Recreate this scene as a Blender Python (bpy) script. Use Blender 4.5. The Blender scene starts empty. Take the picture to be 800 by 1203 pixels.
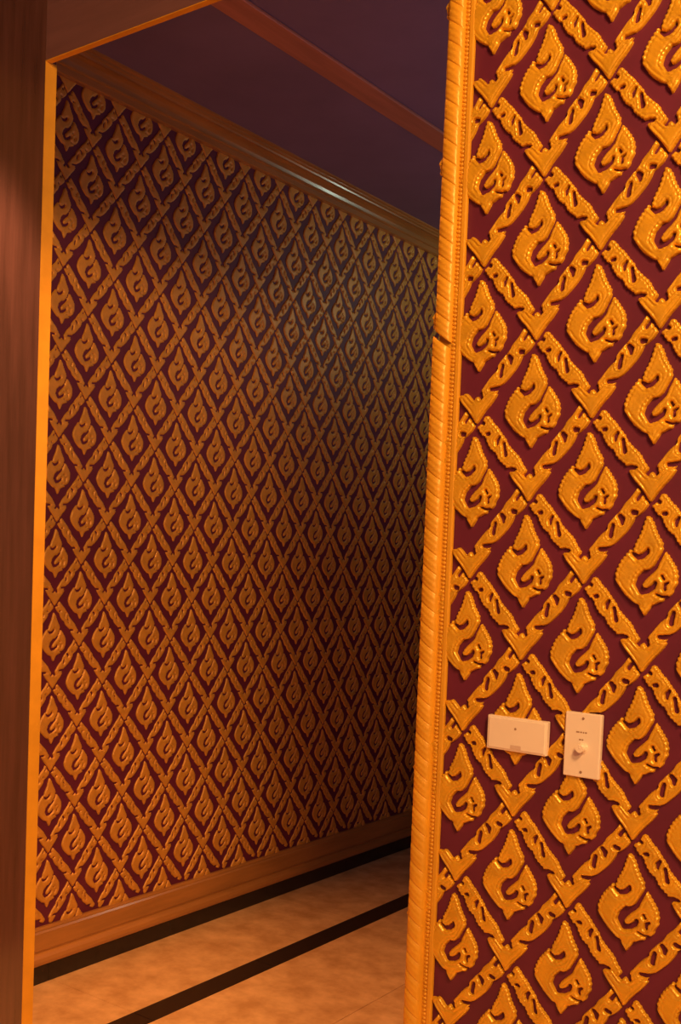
import bpy, bmesh, math
import numpy as np
from mathutils import Matrix, Vector

D = bpy.data
SC = bpy.context.scene
COL = SC.collection
CH = 1.537                       # camera height above the floor

# ------------------------------------------------------------------ camera
F_PX, PITCH, ROLL, YAW = 1255.26, math.radians(-2.884), math.radians(2.237), math.radians(-36.386)
cam = D.cameras.new('camera'); camo = D.objects.new('camera', cam); COL.objects.link(camo)
U1 = Vector((math.cos(YAW), math.sin(YAW), 0)); U2 = Vector((-math.sin(YAW), math.cos(YAW), 0))
def to_world(v): v = Vector(v); return Vector((U1.dot(v), U2.dot(v), v.z))
cp, sp, cr, sr = math.cos(PITCH), math.sin(PITCH), math.cos(ROLL), math.sin(ROLL)
ux = Vector((1, 0, 0)); vv = Vector((0, -sp, cp)); dd = Vector((0, cp, sp))
right, up, back = to_world(ux*cr + vv*sr), to_world(-ux*sr + vv*cr), to_world(-dd)
M = Matrix((right, up, back)).transposed().to_4x4(); M.translation = (0, 0, CH)
camo.matrix_world = M
cam.sensor_fit = 'VERTICAL'; cam.sensor_height = 36; cam.lens = F_PX/1203*36
cam.shift_x = 12.57/1203; cam.shift_y = 114.34/1203
cam.clip_start = 0.05
SC.camera = camo

# ------------------------------------------------------------------ world, lights, exposure
w = D.worlds.new('world'); SC.world = w; w.use_nodes = True
bgn = w.node_tree.nodes['Background']
bgn.inputs[0].default_value = (0.90, 0.52, 0.60, 1); bgn.inputs[1].default_value = 0.20
def area(name, loc, target, size, power, color, size_y=None):
    l = D.lights.new(name, 'AREA'); l.energy = power; l.color = color; l.size = size
    if size_y: l.shape = 'RECTANGLE'; l.size_y = size_y
    o = D.objects.new(name, l); COL.objects.link(o); o.location = loc
    o.rotation_euler = (Vector(target)-Vector(loc)).to_track_quat('-Z', 'Y').to_euler()
    return o
WARM = (1.0, 0.54, 0.20)
area('ceiling_lamp_light', (0.62, 0.30, CH+1.60), (-1.0, 2.0, 0.9), 0.40, 82, WARM)
area('rear_fill_light', (1.55, -1.0, CH+1.55), (-0.8, 1.8, 1.1), 0.5, 84, WARM)  # added fill behind the camera, evens out the front wall
dl = D.lights.new('hall_downlight', 'SPOT'); dl.energy = 300; dl.color = (1.0, 0.43, 0.14); dl.spot_size = math.radians(84); dl.spot_blend = 0.9; dl.shadow_soft_size = 0.06
dlo = D.objects.new('hall_downlight', dl); COL.objects.link(dlo); dlo.location = (-1.62, 2.00, CH+1.64)
sl = D.lights.new('entrance_downlight', 'SPOT'); sl.energy = 250; sl.color = (1.0, 0.5, 0.25); sl.spot_size = math.radians(54); sl.spot_blend = 0.35; sl.shadow_soft_size = 0.03
slo = D.objects.new('entrance_downlight', sl); COL.objects.link(slo); slo.location = (-2.56, 1.48, CH+1.64)
area('hall_tube_light', (-1.75, 5.25, CH+1.52), (-2.9, 4.5, 3.1), 0.10, 3.4, (0.80, 1.0, 0.78), 0.6)
area('hall_ceiling_fill', (0.2, 4.0, CH-0.05), (0.2, 4.0, 9), 0.5, 20, (0.75, 0.60, 0.85))  # added unseen fill aimed upward, lifts and cools the hall ceiling
SC.view_settings.view_transform = 'Standard'; SC.view_settings.look = 'None'
SC.view_settings.exposure = 0.0; SC.view_settings.gamma = 1.0

# ------------------------------------------------------------------ materials
def material(name, base, rough=0.5, metal=0.0, var=0.0, scale=20, bump=0.0, bscale=200, coat=0.0, stretch=None, dark=None, spec=0.5):
    m = D.materials.new(name); m.use_nodes = True
    nt = m.node_tree; b = nt.nodes['Principled BSDF']
    b.inputs['Base Color'].default_value = (*base, 1); b.inputs['Roughness'].default_value = rough
    b.inputs['Metallic'].default_value = metal; b.inputs['Coat Weight'].default_value = coat
    b.inputs['Coat Roughness'].default_value = 0.15; b.inputs['Specular IOR Level'].default_value = spec
    tc = nt.nodes.new('ShaderNodeTexCoord'); src = tc.outputs['Object']
    g = nt.nodes.new('ShaderNodeNewGeometry'); src = g.outputs['Position']
    if stretch:
        mp = nt.nodes.new('ShaderNodeMapping'); mp.inputs['Scale'].default_value = stretch
        nt.links.new(src, mp.inputs[0]); src = mp.outputs[0]
    if var:
        n = nt.nodes.new('ShaderNodeTexNoise'); n.inputs['Scale'].default_value = scale; n.inputs['Detail'].default_value = 5
        n.inputs['Roughness'].default_value = 0.6
        nt.links.new(src, n.inputs['Vector'])
        r = nt.nodes.new('ShaderNodeValToRGB')
        r.color_ramp.elements[0].position = 0.32; r.color_ramp.elements[1].position = 0.68
        lo = dark if dark else tuple(c*(1-var) for c in base)
        hi = tuple(min(1, c*(1+var)) for c in base)
        r.color_ramp.elements[0].color = (*lo, 1); r.color_ramp.elements[1].color = (*hi, 1)
        nt.links.new(n.outputs['Fac'], r.inputs[0]); nt.links.new(r.outputs[0], b.inputs['Base Color'])
    if bump:
        n2 = nt.nodes.new('ShaderNodeTexNoise'); n2.inputs['Scale'].default_value = bscale; n2.inputs['Detail'].default_value = 3
        nt.links.new(src, n2.inputs['Vector'])
        bp = nt.nodes.new('ShaderNodeBump'); bp.inputs['Strength'].default_value = bump; bp.inputs['Distance'].default_value = 0.002
        nt.links.new(n2.outputs['Fac'], bp.inputs['Height']); nt.links.new(bp.outputs[0], b.inputs['Normal'])
    return m
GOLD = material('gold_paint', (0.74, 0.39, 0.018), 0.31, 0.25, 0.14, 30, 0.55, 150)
BROWNGOLD = material('brown_gold_paint', (0.66, 0.305, 0.040), 0.44, 0.15, 0.12, 30, 0.25, 140)  # browner, rougher gold for the inner wall carving
TRIMGOLD = material('gold_trim_paint', (0.72, 0.36, 0.020), 0.42, 0.1, 0.08, 14, 0.1, 120)
CRIMSON = material('crimson_lacquer', (0.115, 0.010, 0.036), 0.55, 0.0, 0.12, 8, 0.08, 90)
WOOD = material('dark_varnished_wood', (0.090, 0.040, 0.032), 0.25, 0.0, 0.25, 6, 0.05, 60, 0.6, (6, 6, 0.5))
HEADWOOD = material('reddish_header_wood', (0.17, 0.085, 0.085), 0.3, 0.0, 0.12, 6, 0.05, 60, 0.4, (0.5, 6, 6))
TRIMWOOD = material('golden_brown_wood', (0.42, 0.18, 0.040), 0.28, 0.0, 0.18, 5, 0.05, 60, 0.5, (5, 0.5, 5))
BANDWOOD = material('reddish_ceiling_board', (0.46, 0.19, 0.12), 0.45, 0.0, 0.15, 5, 0.0, 60, 0.0, (5, 0.5, 5))
CEIL = material('maroon_ceiling_paint', (0.21, 0.15, 0.26), 0.6, 0.0, 0.10, 3)
MARBLE = material('beige_marble', (0.78, 0.47, 0.21), 0.25, 0.0, 0.15, 9, 0.0, 60, 0.0, None, (0.60, 0.32, 0.12))
GRANITE = material('black_granite', (0.018, 0.012, 0.010), 0.25, 0.0, 0.4, 40)
GROUT = material('floor_bed_grout', (0.30, 0.19, 0.10), 0.8)
CREAM = material('cream_plastic', (0.86, 0.74, 0.60), 0.35, 0.0, 0.03, 10)
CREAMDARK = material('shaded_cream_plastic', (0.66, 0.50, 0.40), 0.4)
PRINT = material('brown_print', (0.36, 0.22, 0.14), 0.6)
SCREW = material('painted_screw', (0.40, 0.25, 0.16), 0.4, 0.3)
PLASTER = material('warm_wall_paint', (0.45, 0.20, 0.08), 0.5, 0.0, 0.08, 3)

# ------------------------------------------------------------------ helpers
def link(name, me, mat=None, parent=None, kind=None, label=None, cat=None, group=None, smooth=False):
    if mat and not me.materials: me.materials.append(mat)
    if smooth:
        for p in me.polygons: p.use_smooth = True
    o = D.objects.new(name, me); COL.objects.link(o)
    if parent: o.parent = parent
    if kind: o['kind'] = kind
    if label: o['label'] = label
    if cat: o['category'] = cat
    if group: o['group'] = group
    return o
def mesh_from(name, V, Fc):
    me = D.meshes.new(name); me.from_pydata([tuple(map(float, v)) for v in V], [], [tuple(map(int, f)) for f in Fc]); me.validate(); me.update()
    return me
def box_mesh(name, x0, x1, y0, y1, z0, z1, bevel=0.0, seg=2):
    bm = bmesh.new(); bmesh.ops.create_cube(bm, size=1)
    for v in bm.verts:
        v.co = ((x0+x1)/2+v.co.x*(x1-x0), (y0+y1)/2+v.co.y*(y1-y0), (z0+z1)/2+v.co.z*(z1-z0))
    if bevel: bmesh.ops.bevel(bm, geom=bm.edges[:], offset=bevel, segments=seg, affect='EDGES', profile=0.5)
    me = D.meshes.new(name); bm.to_mesh(me); bm.free(); return me
def extrude_y(name, prof, y0, y1):
    """profile of (x, z) points, closed, swept along Y"""
    n = len(prof)
    V = [(x, y0, z) for x, z in prof] + [(x, y1, z) for x, z in prof]
    Fc = [(i, (i+1) % n, n+(i+1) % n, n+i) for i in range(n)] + [tuple(range(n-1, -1, -1)), tuple(range(n, 2*n))]
    me = mesh_from(name, V, Fc)
    bm = bmesh.new(); bm.from_mesh(me); bmesh.ops.recalc_face_normals(bm, faces=bm.faces[:]); bm.to_mesh(me); bm.free()
    return me

# ---- carved relief: a height field cut to an outline, all measures in millimetres
def chaikin(P, n=1):
    P = np.array(P, float)
    for _ in range(n):
        Q = np.roll(P, -1, 0)
        P = np.stack([P*.8+Q*.2, P*.2+Q*.8], 1).reshape(-1, 2)
    return P
def poly_sd(X, P):
    a = P; b = np.roll(P, -1, 0); e = b-a
    d2 = np.full(len(X), 1e18); inside = np.zeros(len(X), bool)
    for i in range(len(a)):
        w_ = X-a[i]; t = np.clip((w_@e[i])/max(e[i]@e[i], 1e-9), 0, 1)
        q = w_-t[:, None]*e[i]; d2 = np.minimum(d2, (q*q).sum(1))
        c1 = (a[i][1] > X[:, 1]) != (b[i][1] > X[:, 1])
        with np.errstate(divide='ignore', invalid='ignore'):
            xi = e[i][0]*(X[:, 1]-a[i][1])/(e[i][1] if e[i][1] else 1e-9)+a[i][0]
        inside ^= c1 & (X[:, 0] < xi)
    return np.where(inside, 1, -1)*np.sqrt(d2)
def stroke_sd(X, S):
    d = np.full(len(X), 1e9)
    for (x0, y0, r0), (x1, y1, r1) in zip(S[:-1], S[1:]):
        a = np.array([x0, y0]); e = np.array([x1-x0, y1-y0]); w_ = X-a
        t = np.clip((w_@e)/(e@e), 0, 1)
        d = np.minimum(d, np.linalg.norm(w_-t[:, None]*e, axis=1)-(r0+(r1-r0)*t))
    return d
def relief(name, outline, cuts, h, H, wv, ridge_p, ridge_a, mirror=True, wob=0.6, cutscale=1.0, spine=None, grow=1.1):
    P = chaikin(outline, 1)
    lo = P.min(0)-2*h; hi = P.max(0)+2*h
    nx = int((hi[0]-lo[0])/h)+1; ny = int((hi[1]-lo[1])/h)+1
    gx, gy = np.meshgrid(lo[0]+np.arange(nx)*h, lo[1]+np.arange(ny)*h)
    X = np.stack([gx.ravel(), gy.ravel()], 1)
    def phase(X): return 2*np.pi*(X[:, 1]-np.abs(X[:, 0]) if mirror else X[:, 1]-X[:, 0])/1.414/ridge_p
    def sd(X):
        d = poly_sd(X, P)+grow+wob*np.sin(phase(X))
        for s in cuts:
            d = np.minimum(d, stroke_sd(X, [(x, y, r*cutscale) for x, y, r in s]))
        return d
    d = sd(X)
    ins = (d > 0).reshape(ny, nx)
    # keep quads with a corner inside
    q = ins[:-1, :-1] | ins[1:, :-1] | ins[:-1, 1:] | ins[1:, 1:]
    J, I = np.nonzero(q)
    idx = np.stack([J*nx+I, J*nx+I+1, (J+1)*nx+I+1, (J+1)*nx+I], 1)
    used = np.unique(idx); remap = -np.ones(nx*ny, int); remap[used] = np.arange(len(used))
    V = X[used].copy(); dv = d[used]
    out = dv <= 0
    for _ in range(3):                      # pull outside corners on to the outline
        e = .15
        B = V[out]
        if not len(B): break
        s0 = sd(B); gxv = (sd(B+[e, 0])-sd(B-[e, 0]))/(2*e); gyv = (sd(B+[0, e])-sd(B-[0, e]))/(2*e)
        gg = np.maximum(gxv**2+gyv**2, .3)
        step = np.stack([gxv, gyv], 1)*(-s0/gg)[:, None]
        ln = np.linalg.norm(step, axis=1, keepdims=True); step *= np.minimum(1, h/np.maximum(ln, 1e-6))
        V[out] = B+step
    t = np.clip(dv/wv, 0, 1)
    z = H*(0.45+0.55*np.sqrt(1-(1-t)**2))
    mask = np.where((V[:, 0] < 0) & (V[:, 1] < 50), 1.0, 0.55) if mirror else 0.7
    z += ridge_a*mask*np.sin(phase(V))*np.exp(-np.maximum(dv-2, 0)/4.5)*np.clip(dv/1.5, 0, 1)
    if spine is not None:
        z -= 1.5*np.exp(-(np.abs(dv-spine)/1.2)**2)
    z[out] = -1.0
    return mesh_from(name, np.column_stack([V, z])*.001, remap[idx])

# traced outlines (mm, origin: centre of the cell for the motif, the crossing for the others)
M_OUT = [(-1.4,115.1),(7.3,102.0),(10.7,91.5),(16.8,79.3),(23.6,69.3),(24.2,61.5),(23.1,53.1),(30.9,53.9),(39.9,41.5),(49.3,27.5),(52.4,15.8),(51.7,2.2),(47.2,-8.0),(42.2,-17.4),(31.9,-22.6),(29.0,-28.4),(20.5,-31.8),(10.0,-35.0),(5.4,-45.5),(-0.4,-56.5),(-6.4,-44.5),(-10.5,-35.0),(-22.0,-32.6),(-33.4,-22.8),(-45.5,-10.2),(-52.3,2.7),(-54.8,12.2),(-51.5,24.3),(-45.5,37.6),(-36.4,49.1),(-29.4,57.4),(-24.3,51.0),(-23.9,57.9),(-21.1,68.5),(-15.3,79.5),(-11.1,90.0),(-7.9,102.1),(-4.9,112.7)]
M_CUT = [[(-26.3,50.4,2.3),(-17.3,44.1,4.2),(-9.0,46.1,3.9),(-1.2,53.3,3.6),(-0.2,57.1,2.6)],
 [(27.5,55.0,2.3),(20.7,41.8,2.6),(14.3,27.9,3.3),(6.6,20.2,3.9),(-2.2,16.2,6.4),(-10.3,6.4,6.6),(-13.6,-2.4,5.9),(-7.6,-13.4,5.4),(2.6,-12.2,4.2),(12.1,-5.6,3.8),(15.4,1.0,3.1)],
 [(31.5,-8.1,2.9),(31.7,-0.5,2.3),(37.2,2.8,1.5)], [(17.8,-17.5,1.5),(28.4,-21.2,1.6),(38.3,-20.9,1.6)], [(26.3,13.6,2.2),(29.6,9.0,2.2)]]
BH = [(-0.6,-5.1),(-9.6,6.7),(-19.4,19.6),(-28.7,29.5),(-36.7,41.4),(-40.2,47.4),(-31.7,46.8),(-24.2,50.9),(-16.7,45.1),(-9.4,36.0),(-4.5,37.1)]
BOSS = BH+[(0, 44.4)]+[(-x, y) for x, y in reversed(BH)]
DN = [(19.5,8.7),(27.9,2.0),(35.8,-8.6),(42.2,-13.4),(52.9,-27.6),(62.0,-38.2),(64.7,-45.8),(77.8,-59.2),(90.7,-70.9),(97.8,-84.4),(105.7,-93.9),(104.7,-99.4),(96.8,-106.5),(87.9,-102.4),(84.1,-97.3),(70.0,-91.1),(66.2,-87.2),(49.7,-73.8),(44.9,-62.1),(34.4,-56.1),(25.4,-42.3),(20.9,-30.0),(14.7,-29.0),(2.8,-12.2),(9.7,-11.3)]
DNC = [[(-2.8,-9.1,2.4),(5.0,3.0,2.7),(11.3,12.1,3.1)],[(7.2,-2.1,2.0),(15.5,-7.1,2.4)],[(22.4,-26.9,2.4),(27.1,-26.3,2.7)],[(49.6,-33.6,2.0),(45.6,-39.6,2.9),(45.4,-46.1,2.0)],[(59.2,-46.0,2.9),(60.6,-54.9,2.7),(63.2,-65.6,3.4)],[(66.8,-93.9,2.7),(77.0,-93.1,3.1),(83.9,-94.4,2.7)]]
UP = [(-22.1,19.6),(-31.2,2.9),(-45.3,-11.5),(-53.7,-24.7),(-60.8,-31.0),(-71.2,-44.1),(-74.1,-55.2),(-83.1,-62.3),(-91.8,-72.0),(-98.6,-82.7),(-105.1,-91.3),(-100.9,-99.9),(-102.0,-110.2),(-93.7,-117.8),(-81.2,-103.2),(-74.5,-92.5),(-71.3,-84.9),(-60.8,-78.0),(-48.5,-66.0),(-39.8,-56.4),(-29.5,-43.4),(-27.6,-32.3),(-19.5,-27.8),(-10.2,-20.5),(-3.6,-8.4),(-11.9,-3.3)]
UPC = [[(-1.5,-5.1,2.3),(-12.8,8.2,2.6),(-21.2,20.4,2.6)],[(-16.5,7.6,2.3),(-23.3,-2.2,2.6)],[(-30.1,-24.6,3.4),(-24.3,-25.6,3.0)],[(-52.8,-31.8,3.4),(-48.6,-36.5,4.2),(-48.4,-43.5,2.6)],[(-64.3,-47.3,2.6),(-66.8,-55.8,3.4),(-67.9,-65.3,3.4)],[(-86.5,-89.3,2.6),(-78.9,-89.2,3.0),(-70.5,-87.6,2.6)]]

def carve_set(tag, h):
    fine = tag == 'fine'; k = 1.0 if fine else 0.60
    wob = .7 if fine else 0
    return dict(
        motif=relief('kanok_motif_'+tag, M_OUT, M_CUT, h, 9.0*k, 6, 7.4, 1.0 if fine else 0, True, wob*1.1, 1.06 if fine else 0.95, 7.0 if fine else None),
        boss=relief('lattice_boss_'+tag, BOSS, [], h*.9, 8.6*k, 5, 8.0, 1.0 if fine else 0, True, wob*.6, 1, 6.0 if fine else None),
        down=relief('lattice_strip_down_'+tag, DN, DNC, h*.9, 8.0*k, 5, 8.0, 0.8 if fine else 0, False, wob*.8, 1.32 if fine else 0.85, 5.5 if fine else None),
        up=relief('lattice_strip_up_'+tag, UP, UPC, h*.9, 8.0*k, 5, 8.0, 0.8 if fine else 0, False, wob*.8, 1.32 if fine else 0.85, 5.5 if fine else None))
FINE = carve_set('fine', 1.5)
COARSE = carve_set('coarse', 3.6)
for s in (FINE, COARSE):
    for me in s.values():
        me.materials.append(GOLD if s is FINE else BROWNGOLD)
        me.polygons.foreach_set('use_smooth', [True]*len(me.polygons))

A, B = 0.11354, 0.145            # half width and half height of a lattice cell

# ------------------------------------------------------------------ setting: floor
X_IN = -2.966                    # face of the inner carved wall
Y_F = 1.7825                     # face of the front wall
Z_C = CH+1.672                   # ceiling
floor = link('floor', box_mesh('floor', -3.4, 2.6, -2.6, 6.2, -0.12, -0.012), GROUT, None, 'structure')
def tile(x0, x1, y0, y1, mat, name='marble_tile', dz=0.0):
    g = 0.0008
    return link(name, box_mesh(name, x0+g, x1-g, y0+g, y1-g, -0.014, dz, 0.0006, 1), mat, floor)
xs = [X_IN+0.004, -2.541, -2.443, -1.99, -1.54, -1.09]
for k in range(7):
    y0 = Y_F+0.035+k*0.62; y1 = y0+0.62
    tile(xs[0], xs[1], y0, y1, MARBLE)
    tile(xs[1], xs[2], y0, y1, GRANITE, 'black_border_tile')
    for a, b in zip(xs[2:-1], xs[3:]): tile(a, b, y0, y1, MARBLE)
for i in range(9):
    for k in range(7):
        tile(-3.3+i*0.62, -3.3+(i+1)*0.62, Y_F+0.035-(k+1)*0.62, Y_F+0.035-k*0.62, MARBLE)

# ------------------------------------------------------------------ setting: inner carved wall
wall_in = link('wall_inner', box_mesh('wall_inner', X_IN-0.12, X_IN, Y_F+0.036, 6.0, 0, Z_C), CRIMSON, None, 'structure')
ROT_IN = Matrix(((0, 0, 1), (1, 0, 0), (0, 1, 0))).to_euler()        # local x -> +Y, y -> Z, z -> +X
Y0, Z0 = 2.4135, CH+0.3752
def place(key, me, name, parent, loc, rot):
    o = D.objects.new(name, me); COL.objects.link(o); o.parent = parent; o.location = loc; o.rotation_euler = rot
    return o
strips = []
for k in range(-3, 25):
    for m in range(-9, 13):
        loc = (X_IN, Y0+k*A, Z0-m*B)
        if (k+m) % 2:
            if -8 <= m <= 12 and k >= -2: place('motif', COARSE['motif'], 'kanok_motif', wall_in, loc, ROT_IN)
        else:
            if -8 <= m <= 11 and k >= -2: place('boss', COARSE['boss'], 'lattice_boss', wall_in, loc, ROT_IN)
            if m <= 11 and k < 24: strips.append((k, loc, 'down'))
            if m <= 11 and k > -3: strips.append((k, loc, 'up'))
strips.sort(key=lambda s: abs(s[0]-1) if s[0] < 1 else s[0]-1)
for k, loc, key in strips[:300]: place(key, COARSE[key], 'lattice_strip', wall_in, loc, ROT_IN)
bm = bmesh.new()
RM = ROT_IN.to_matrix().to_4x4()
for k, loc, key in strips[300:]:
    n0 = len(bm.verts); bm.from_mesh(COARSE[key]); bm.verts.ensure_lookup_table()
    bmesh.ops.transform(bm, matrix=Matrix.Translation(loc)@RM, verts=bm.verts[n0:])
def join_far(key, k, m):
    n0 = len(bm.verts); bm.from_mesh(COARSE[key]); bm.verts.ensure_lookup_table()
    bmesh.ops.transform(bm, matrix=Matrix.Translation((X_IN, Y0+k*A, Z0-m*B))@RM, verts=bm.verts[n0:])
for k in range(25, 32):                     # hidden stretch of the panel beyond the corner moulding
    for m in range(-8, 13):
        if (k+m) % 2: join_far('motif', k, m)
        elif m <= 11:
            join_far('boss', k, m); join_far('down', k, m); join_far('up', k, m)
me = D.meshes.new('carved_lattice'); bm.to_mesh(me); bm.free()
link('carved_lattice', me, BROWNGOLD, wall_in, 'stuff')

# cornice, baseboard, skirting along the inner wall
x = X_IN
zc = CH+1.572
cornice_prof = [(x, Z_C), (x, zc), (x+.020, zc), (x+.024, zc+.004), (x+.024, zc+.026), (x+.030, zc+.030), (x+.030, zc+.036), (x+.022, zc+.040),
                (x+.026, zc+.052), (x+.036, zc+.064), (x+.050, zc+.070), (x+.060, zc+.071), (x+.062, zc+.078), (x+.068, zc+.082), (x+.068, zc+.090), (x+.078, zc+.093), (x+.078, Z_C)]
link('trim_2', extrude_y('cornice', cornice_prof, Y_F+0.036, 6.0), TRIMWOOD, None, 'structure')
zb = 0.070
base_prof = [(x, zb), (x, zb+.130), (x+.012, zb+.130), (x+.016, zb+.122), (x+.016, zb+.118), (x+.022, zb+.112), (x+.022, zb+.052), (x+.018, zb+.048), (x+.018, zb+.042), (x+.026, zb+.038),
             (x+.034, zb+.028), (x+.036, zb+.016), (x+.032, zb+.004), (x+.026, zb)]
base_o = link('baseboard_inner', extrude_y('baseboard', base_prof, Y_F+0.036, 6.0), TRIMWOOD, None, 'structure')
for k in range(7):
    y0 = Y_F+0.037+k*0.6; y1 = min(y0+0.599, 6.0)
    link('skirting_tile', box_mesh('skirting_tile', x, x+.014, y0, y1, 0, zb, .0008, 1), GRANITE, base_o)

# inner ceiling with flush boards, closing walls behind
ceil_o = link('ceiling', box_mesh('ceiling', -3.4, 2.6, -2.6, 6.2, Z_C, Z_C+.1), CEIL, None, 'structure')
for x0 in (-2.335, -1.335):
    link('ceiling_board', box_mesh('ceiling_board', x0, x0+.105, Y_F+0.036, 6.0, Z_C-.012, Z_C, .003, 1), BANDWOOD, ceil_o)
link('wall_back', box_mesh('wall_back', X_IN, 2.6, 6.0, 6.1, 0, Z_C), CRIMSON, None, 'structure')

# ------------------------------------------------------------------ wooden frame of the opening
XB = -1.085                      # outer edge of the carved corner moulding
XJ = -2.279; ZH = CH+1.2305
frame = link('wall_left', box_mesh('wall_left', -3.3, XJ, Y_F, Y_F+.033, 0, Z_C, .0008, 1), WOOD, None, 'structure')
link('header_panel', box_mesh('header_panel', XJ, XB+.011, Y_F, Y_F+.015, ZH, Z_C, .0008, 1), HEADWOOD, frame)
link('edge_band', box_mesh('edge_band', XJ, XJ+.0015, Y_F-.001, Y_F+.034, 0, ZH-.0005), TRIMGOLD, frame, label='bright gold painted edge of the door opening')
link('edge_band', box_mesh('edge_band', XJ+.002, XB+.011, Y_F-.001, Y_F+.016, ZH-.0025, ZH-.0005), TRIMGOLD, frame)

# ------------------------------------------------------------------ front carved wall
wall_r = link('wall_right', box_mesh('wall_right', XB+.012, 2.4, Y_F, Y_F+.12, 0, Z_C), CRIMSON, None, 'structure')
ROT_F = Matrix(((1, 0, 0), (0, 0, -1), (0, 1, 0))).to_euler()        # local x -> X, y -> Z, z -> -Y
XF0, ZF0 = -0.98635, CH+0.84334
for i in range(0, 9):
    for j in range(-5, 17):
        loc = (XF0+i*A, Y_F, ZF0-j*B)
        if (i+j) % 2: 
            if -4 <= j <= 15: place('motif', FINE['motif'], 'kanok_motif', wall_r, loc, ROT_F)
        elif j <= 15:
            if j >= -4: place('boss', FINE['boss'], 'lattice_boss', wall_r, loc, ROT_F)
            if i < 8: place('down', FINE['down'], 'lattice_strip', wall_r, loc, ROT_F)
            place('up', FINE['up'], 'lattice_strip', wall_r, loc, ROT_F)

# carved corner moulding: two lengths with a gap, rope twists with a toothed edge, a bead row
trim = link('trim_1', box_mesh('trim_1', XB+.010, XB+.058, Y_F-.006, Y_F+.118, 0.0, Z_C, .002, 1), TRIMGOLD, None, 'structure')
PITCH_R = 0.0362
def twist_mesh():
    nu, nt = 16, 25; W = .036
    V = []
    for a in range(nt):
        t = a/(nt-1)                                   # 0 bottom of the lobe, 1 top
        for b in range(nu):
            s = b/(nu-1)                               # 0 outer edge, 1 inner edge
            tooth = .0045*(1-((t*3) % 1.0)) if b == 0 else 0
            xx = s*W-tooth
            zz = t*PITCH_R+(0.5-s)*.026
            prof = math.sqrt(max(0, 1-(2*s-1)**2))
            lob = math.sqrt(max(0, 1-(2*t-1)**2))
            dep = .004+.009*prof**.8+.0027*lob*prof+.0003*math.sin(t*3*2*math.pi)*prof
            if b in (0, nu-1): dep = -.010 if b == 0 else .002
            V.append((xx, -dep, zz))
    Fc = [(a*nu+b, a*nu+b+1, (a+1)*nu+b+1, (a+1)*nu+b) for a in range(nt-1) for b in range(nu-1)]
    me = mesh_from('rope_twist', V, Fc); me.materials.append(TRIMGOLD)
    me.polygons.foreach_set('use_smooth', [True]*len(me.polygons)); return me
TW = twist_mesh()
ZSPLIT = CH+0.418
n_tw = int(ZSPLIT/PITCH_R)
for k in range(n_tw):
    o = place('t', TW, 'rope_twist', trim, (XB-.001, Y_F-.004, ZSPLIT-.003-(k+1)*PITCH_R), (0, 0, 0))
for k in range(int((Z_C-ZSPLIT)/PITCH_R)):
    o = place('t', TW, 'rope_twist', trim, (XB+.0035, Y_F-.004, ZSPLIT+.006+k*PITCH_R), (0, 0, 0))
bm = bmesh.new(); z = .01
while z < Z_C-.01:
    m_ = Matrix.Translation((XB+.0435, Y_F-.006, z))@Matrix.Diagonal((.0052, .0028, .0034, 1))
    bmesh.ops.create_uvsphere(bm, u_segments=8, v_segments=6, radius=1, matrix=m_); z += .0078
me = D.meshes.new('bead_row'); bm.to_mesh(me); bm.free()
link('bead_row', me, TRIMGOLD, trim, 'stuff', smooth=True)
link('inner_fillet', box_mesh('inner_fillet', XB+.048, XB+.060, Y_F-.0095, Y_F, 0, Z_C, .003, 2), TRIMGOLD, trim)

# ------------------------------------------------------------------ front room behind the camera
link('wall_side', box_mesh('wall_side', -3.4, -3.3, -2.6, Y_F+.03, 0, Z_C), PLASTER, None, 'structure')

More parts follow.
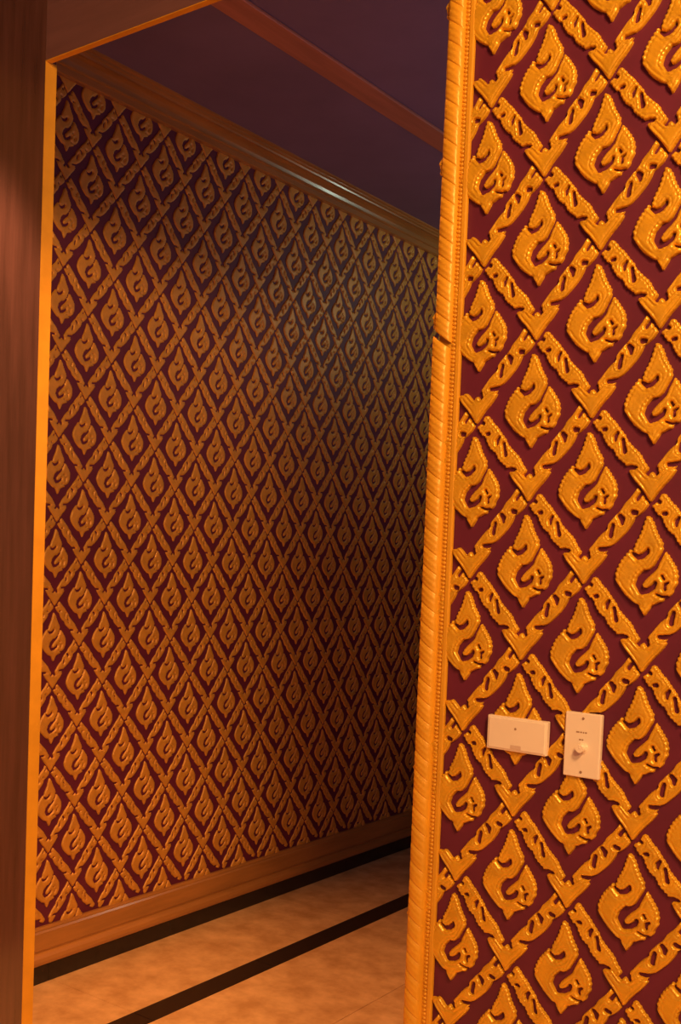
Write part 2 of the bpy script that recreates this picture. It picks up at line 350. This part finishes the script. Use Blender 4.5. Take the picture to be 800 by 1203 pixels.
# ------------------------------------------------------------------ wall plates
def empty(name, loc, label, cat):
    o = D.objects.new(name, None); COL.objects.link(o); o.location = loc; o['label'] = label; o['category'] = cat; o.empty_display_size = .05
    return o
YP = Y_F-.0085                  # the plates sit on the carving
bp = empty('wall_plate', (-0.868, YP, CH-0.3142), 'wide blank cream plastic wall plate, left of the dimmer switch', 'wall plate')
link('plate', box_mesh('plate', -.0600, .0600, -.007, .006, -.0312, .0312, .0018, 2), CREAM, bp)
link('cover', box_mesh('cover', -.0565, .0565, -.0085, -.005, -.0278, .0278, .0012, 2), CREAM, bp)
def disc(name, r, y0, y1, x=0, z=0, seg=20, r2=None):
    bm = bmesh.new()
    bmesh.ops.create_cone(bm, cap_ends=True, segments=seg, radius1=r, radius2=r if r2 is None else r2, depth=abs(y1-y0),
                          matrix=Matrix.Translation((x, (y0+y1)/2, z))@Matrix.Rotation(math.pi/2, 4, 'X'))
    me = D.meshes.new(name); bm.to_mesh(me); bm.free(); return me
link('indicator', disc('indicator', .0022, -.0085, -.0090, -.002, .011), PRINT, bp)
link('finger_notch', box_mesh('finger_notch', -.011, .011, -.0090, -.0080, -.026, -.019, .0004, 1), CREAMDARK, bp)

dm = empty('dimmer_switch', (-0.7415, YP, CH-0.3158), 'upright cream dimmer switch plate with a round knob and printed marks', 'switch')
link('plate', box_mesh('plate', -.0335, .0335, -.006, .006, -.0570, .0570, .0022, 3), CREAM, dm)
for z in (.0475, -.0475):
    s_ = link('screw', disc('screw', .0028, -.0055, -.0068, 0, z, 14, .0022), SCREW, dm)
link('knob_collar', disc('knob_collar', .0105, -.0055, -.0075, .001, -.004, 28), CREAM, dm)
kb = link('knob', disc('knob', .0085, -.0070, -.0200, .001, -.004, 28, .0072), CREAM, dm)
link('pointer', box_mesh('pointer', -.0002, .0022, -.0206, -.0190, -.004, .003, .0003, 1), CREAM, kb)
for x0, x1, zz in ((-.012, -.006, .0215), (-.0045, -.001, .0215), (.0005, .003, .0215), (.0045, .008, .0215), (-.006, -.002, .0085), (-.001, .002, .0085)):
    link('printed_mark', box_mesh('printed_mark', x0, x1, -.0062, -.0058, zz, zz+.0026), PRINT, dm)
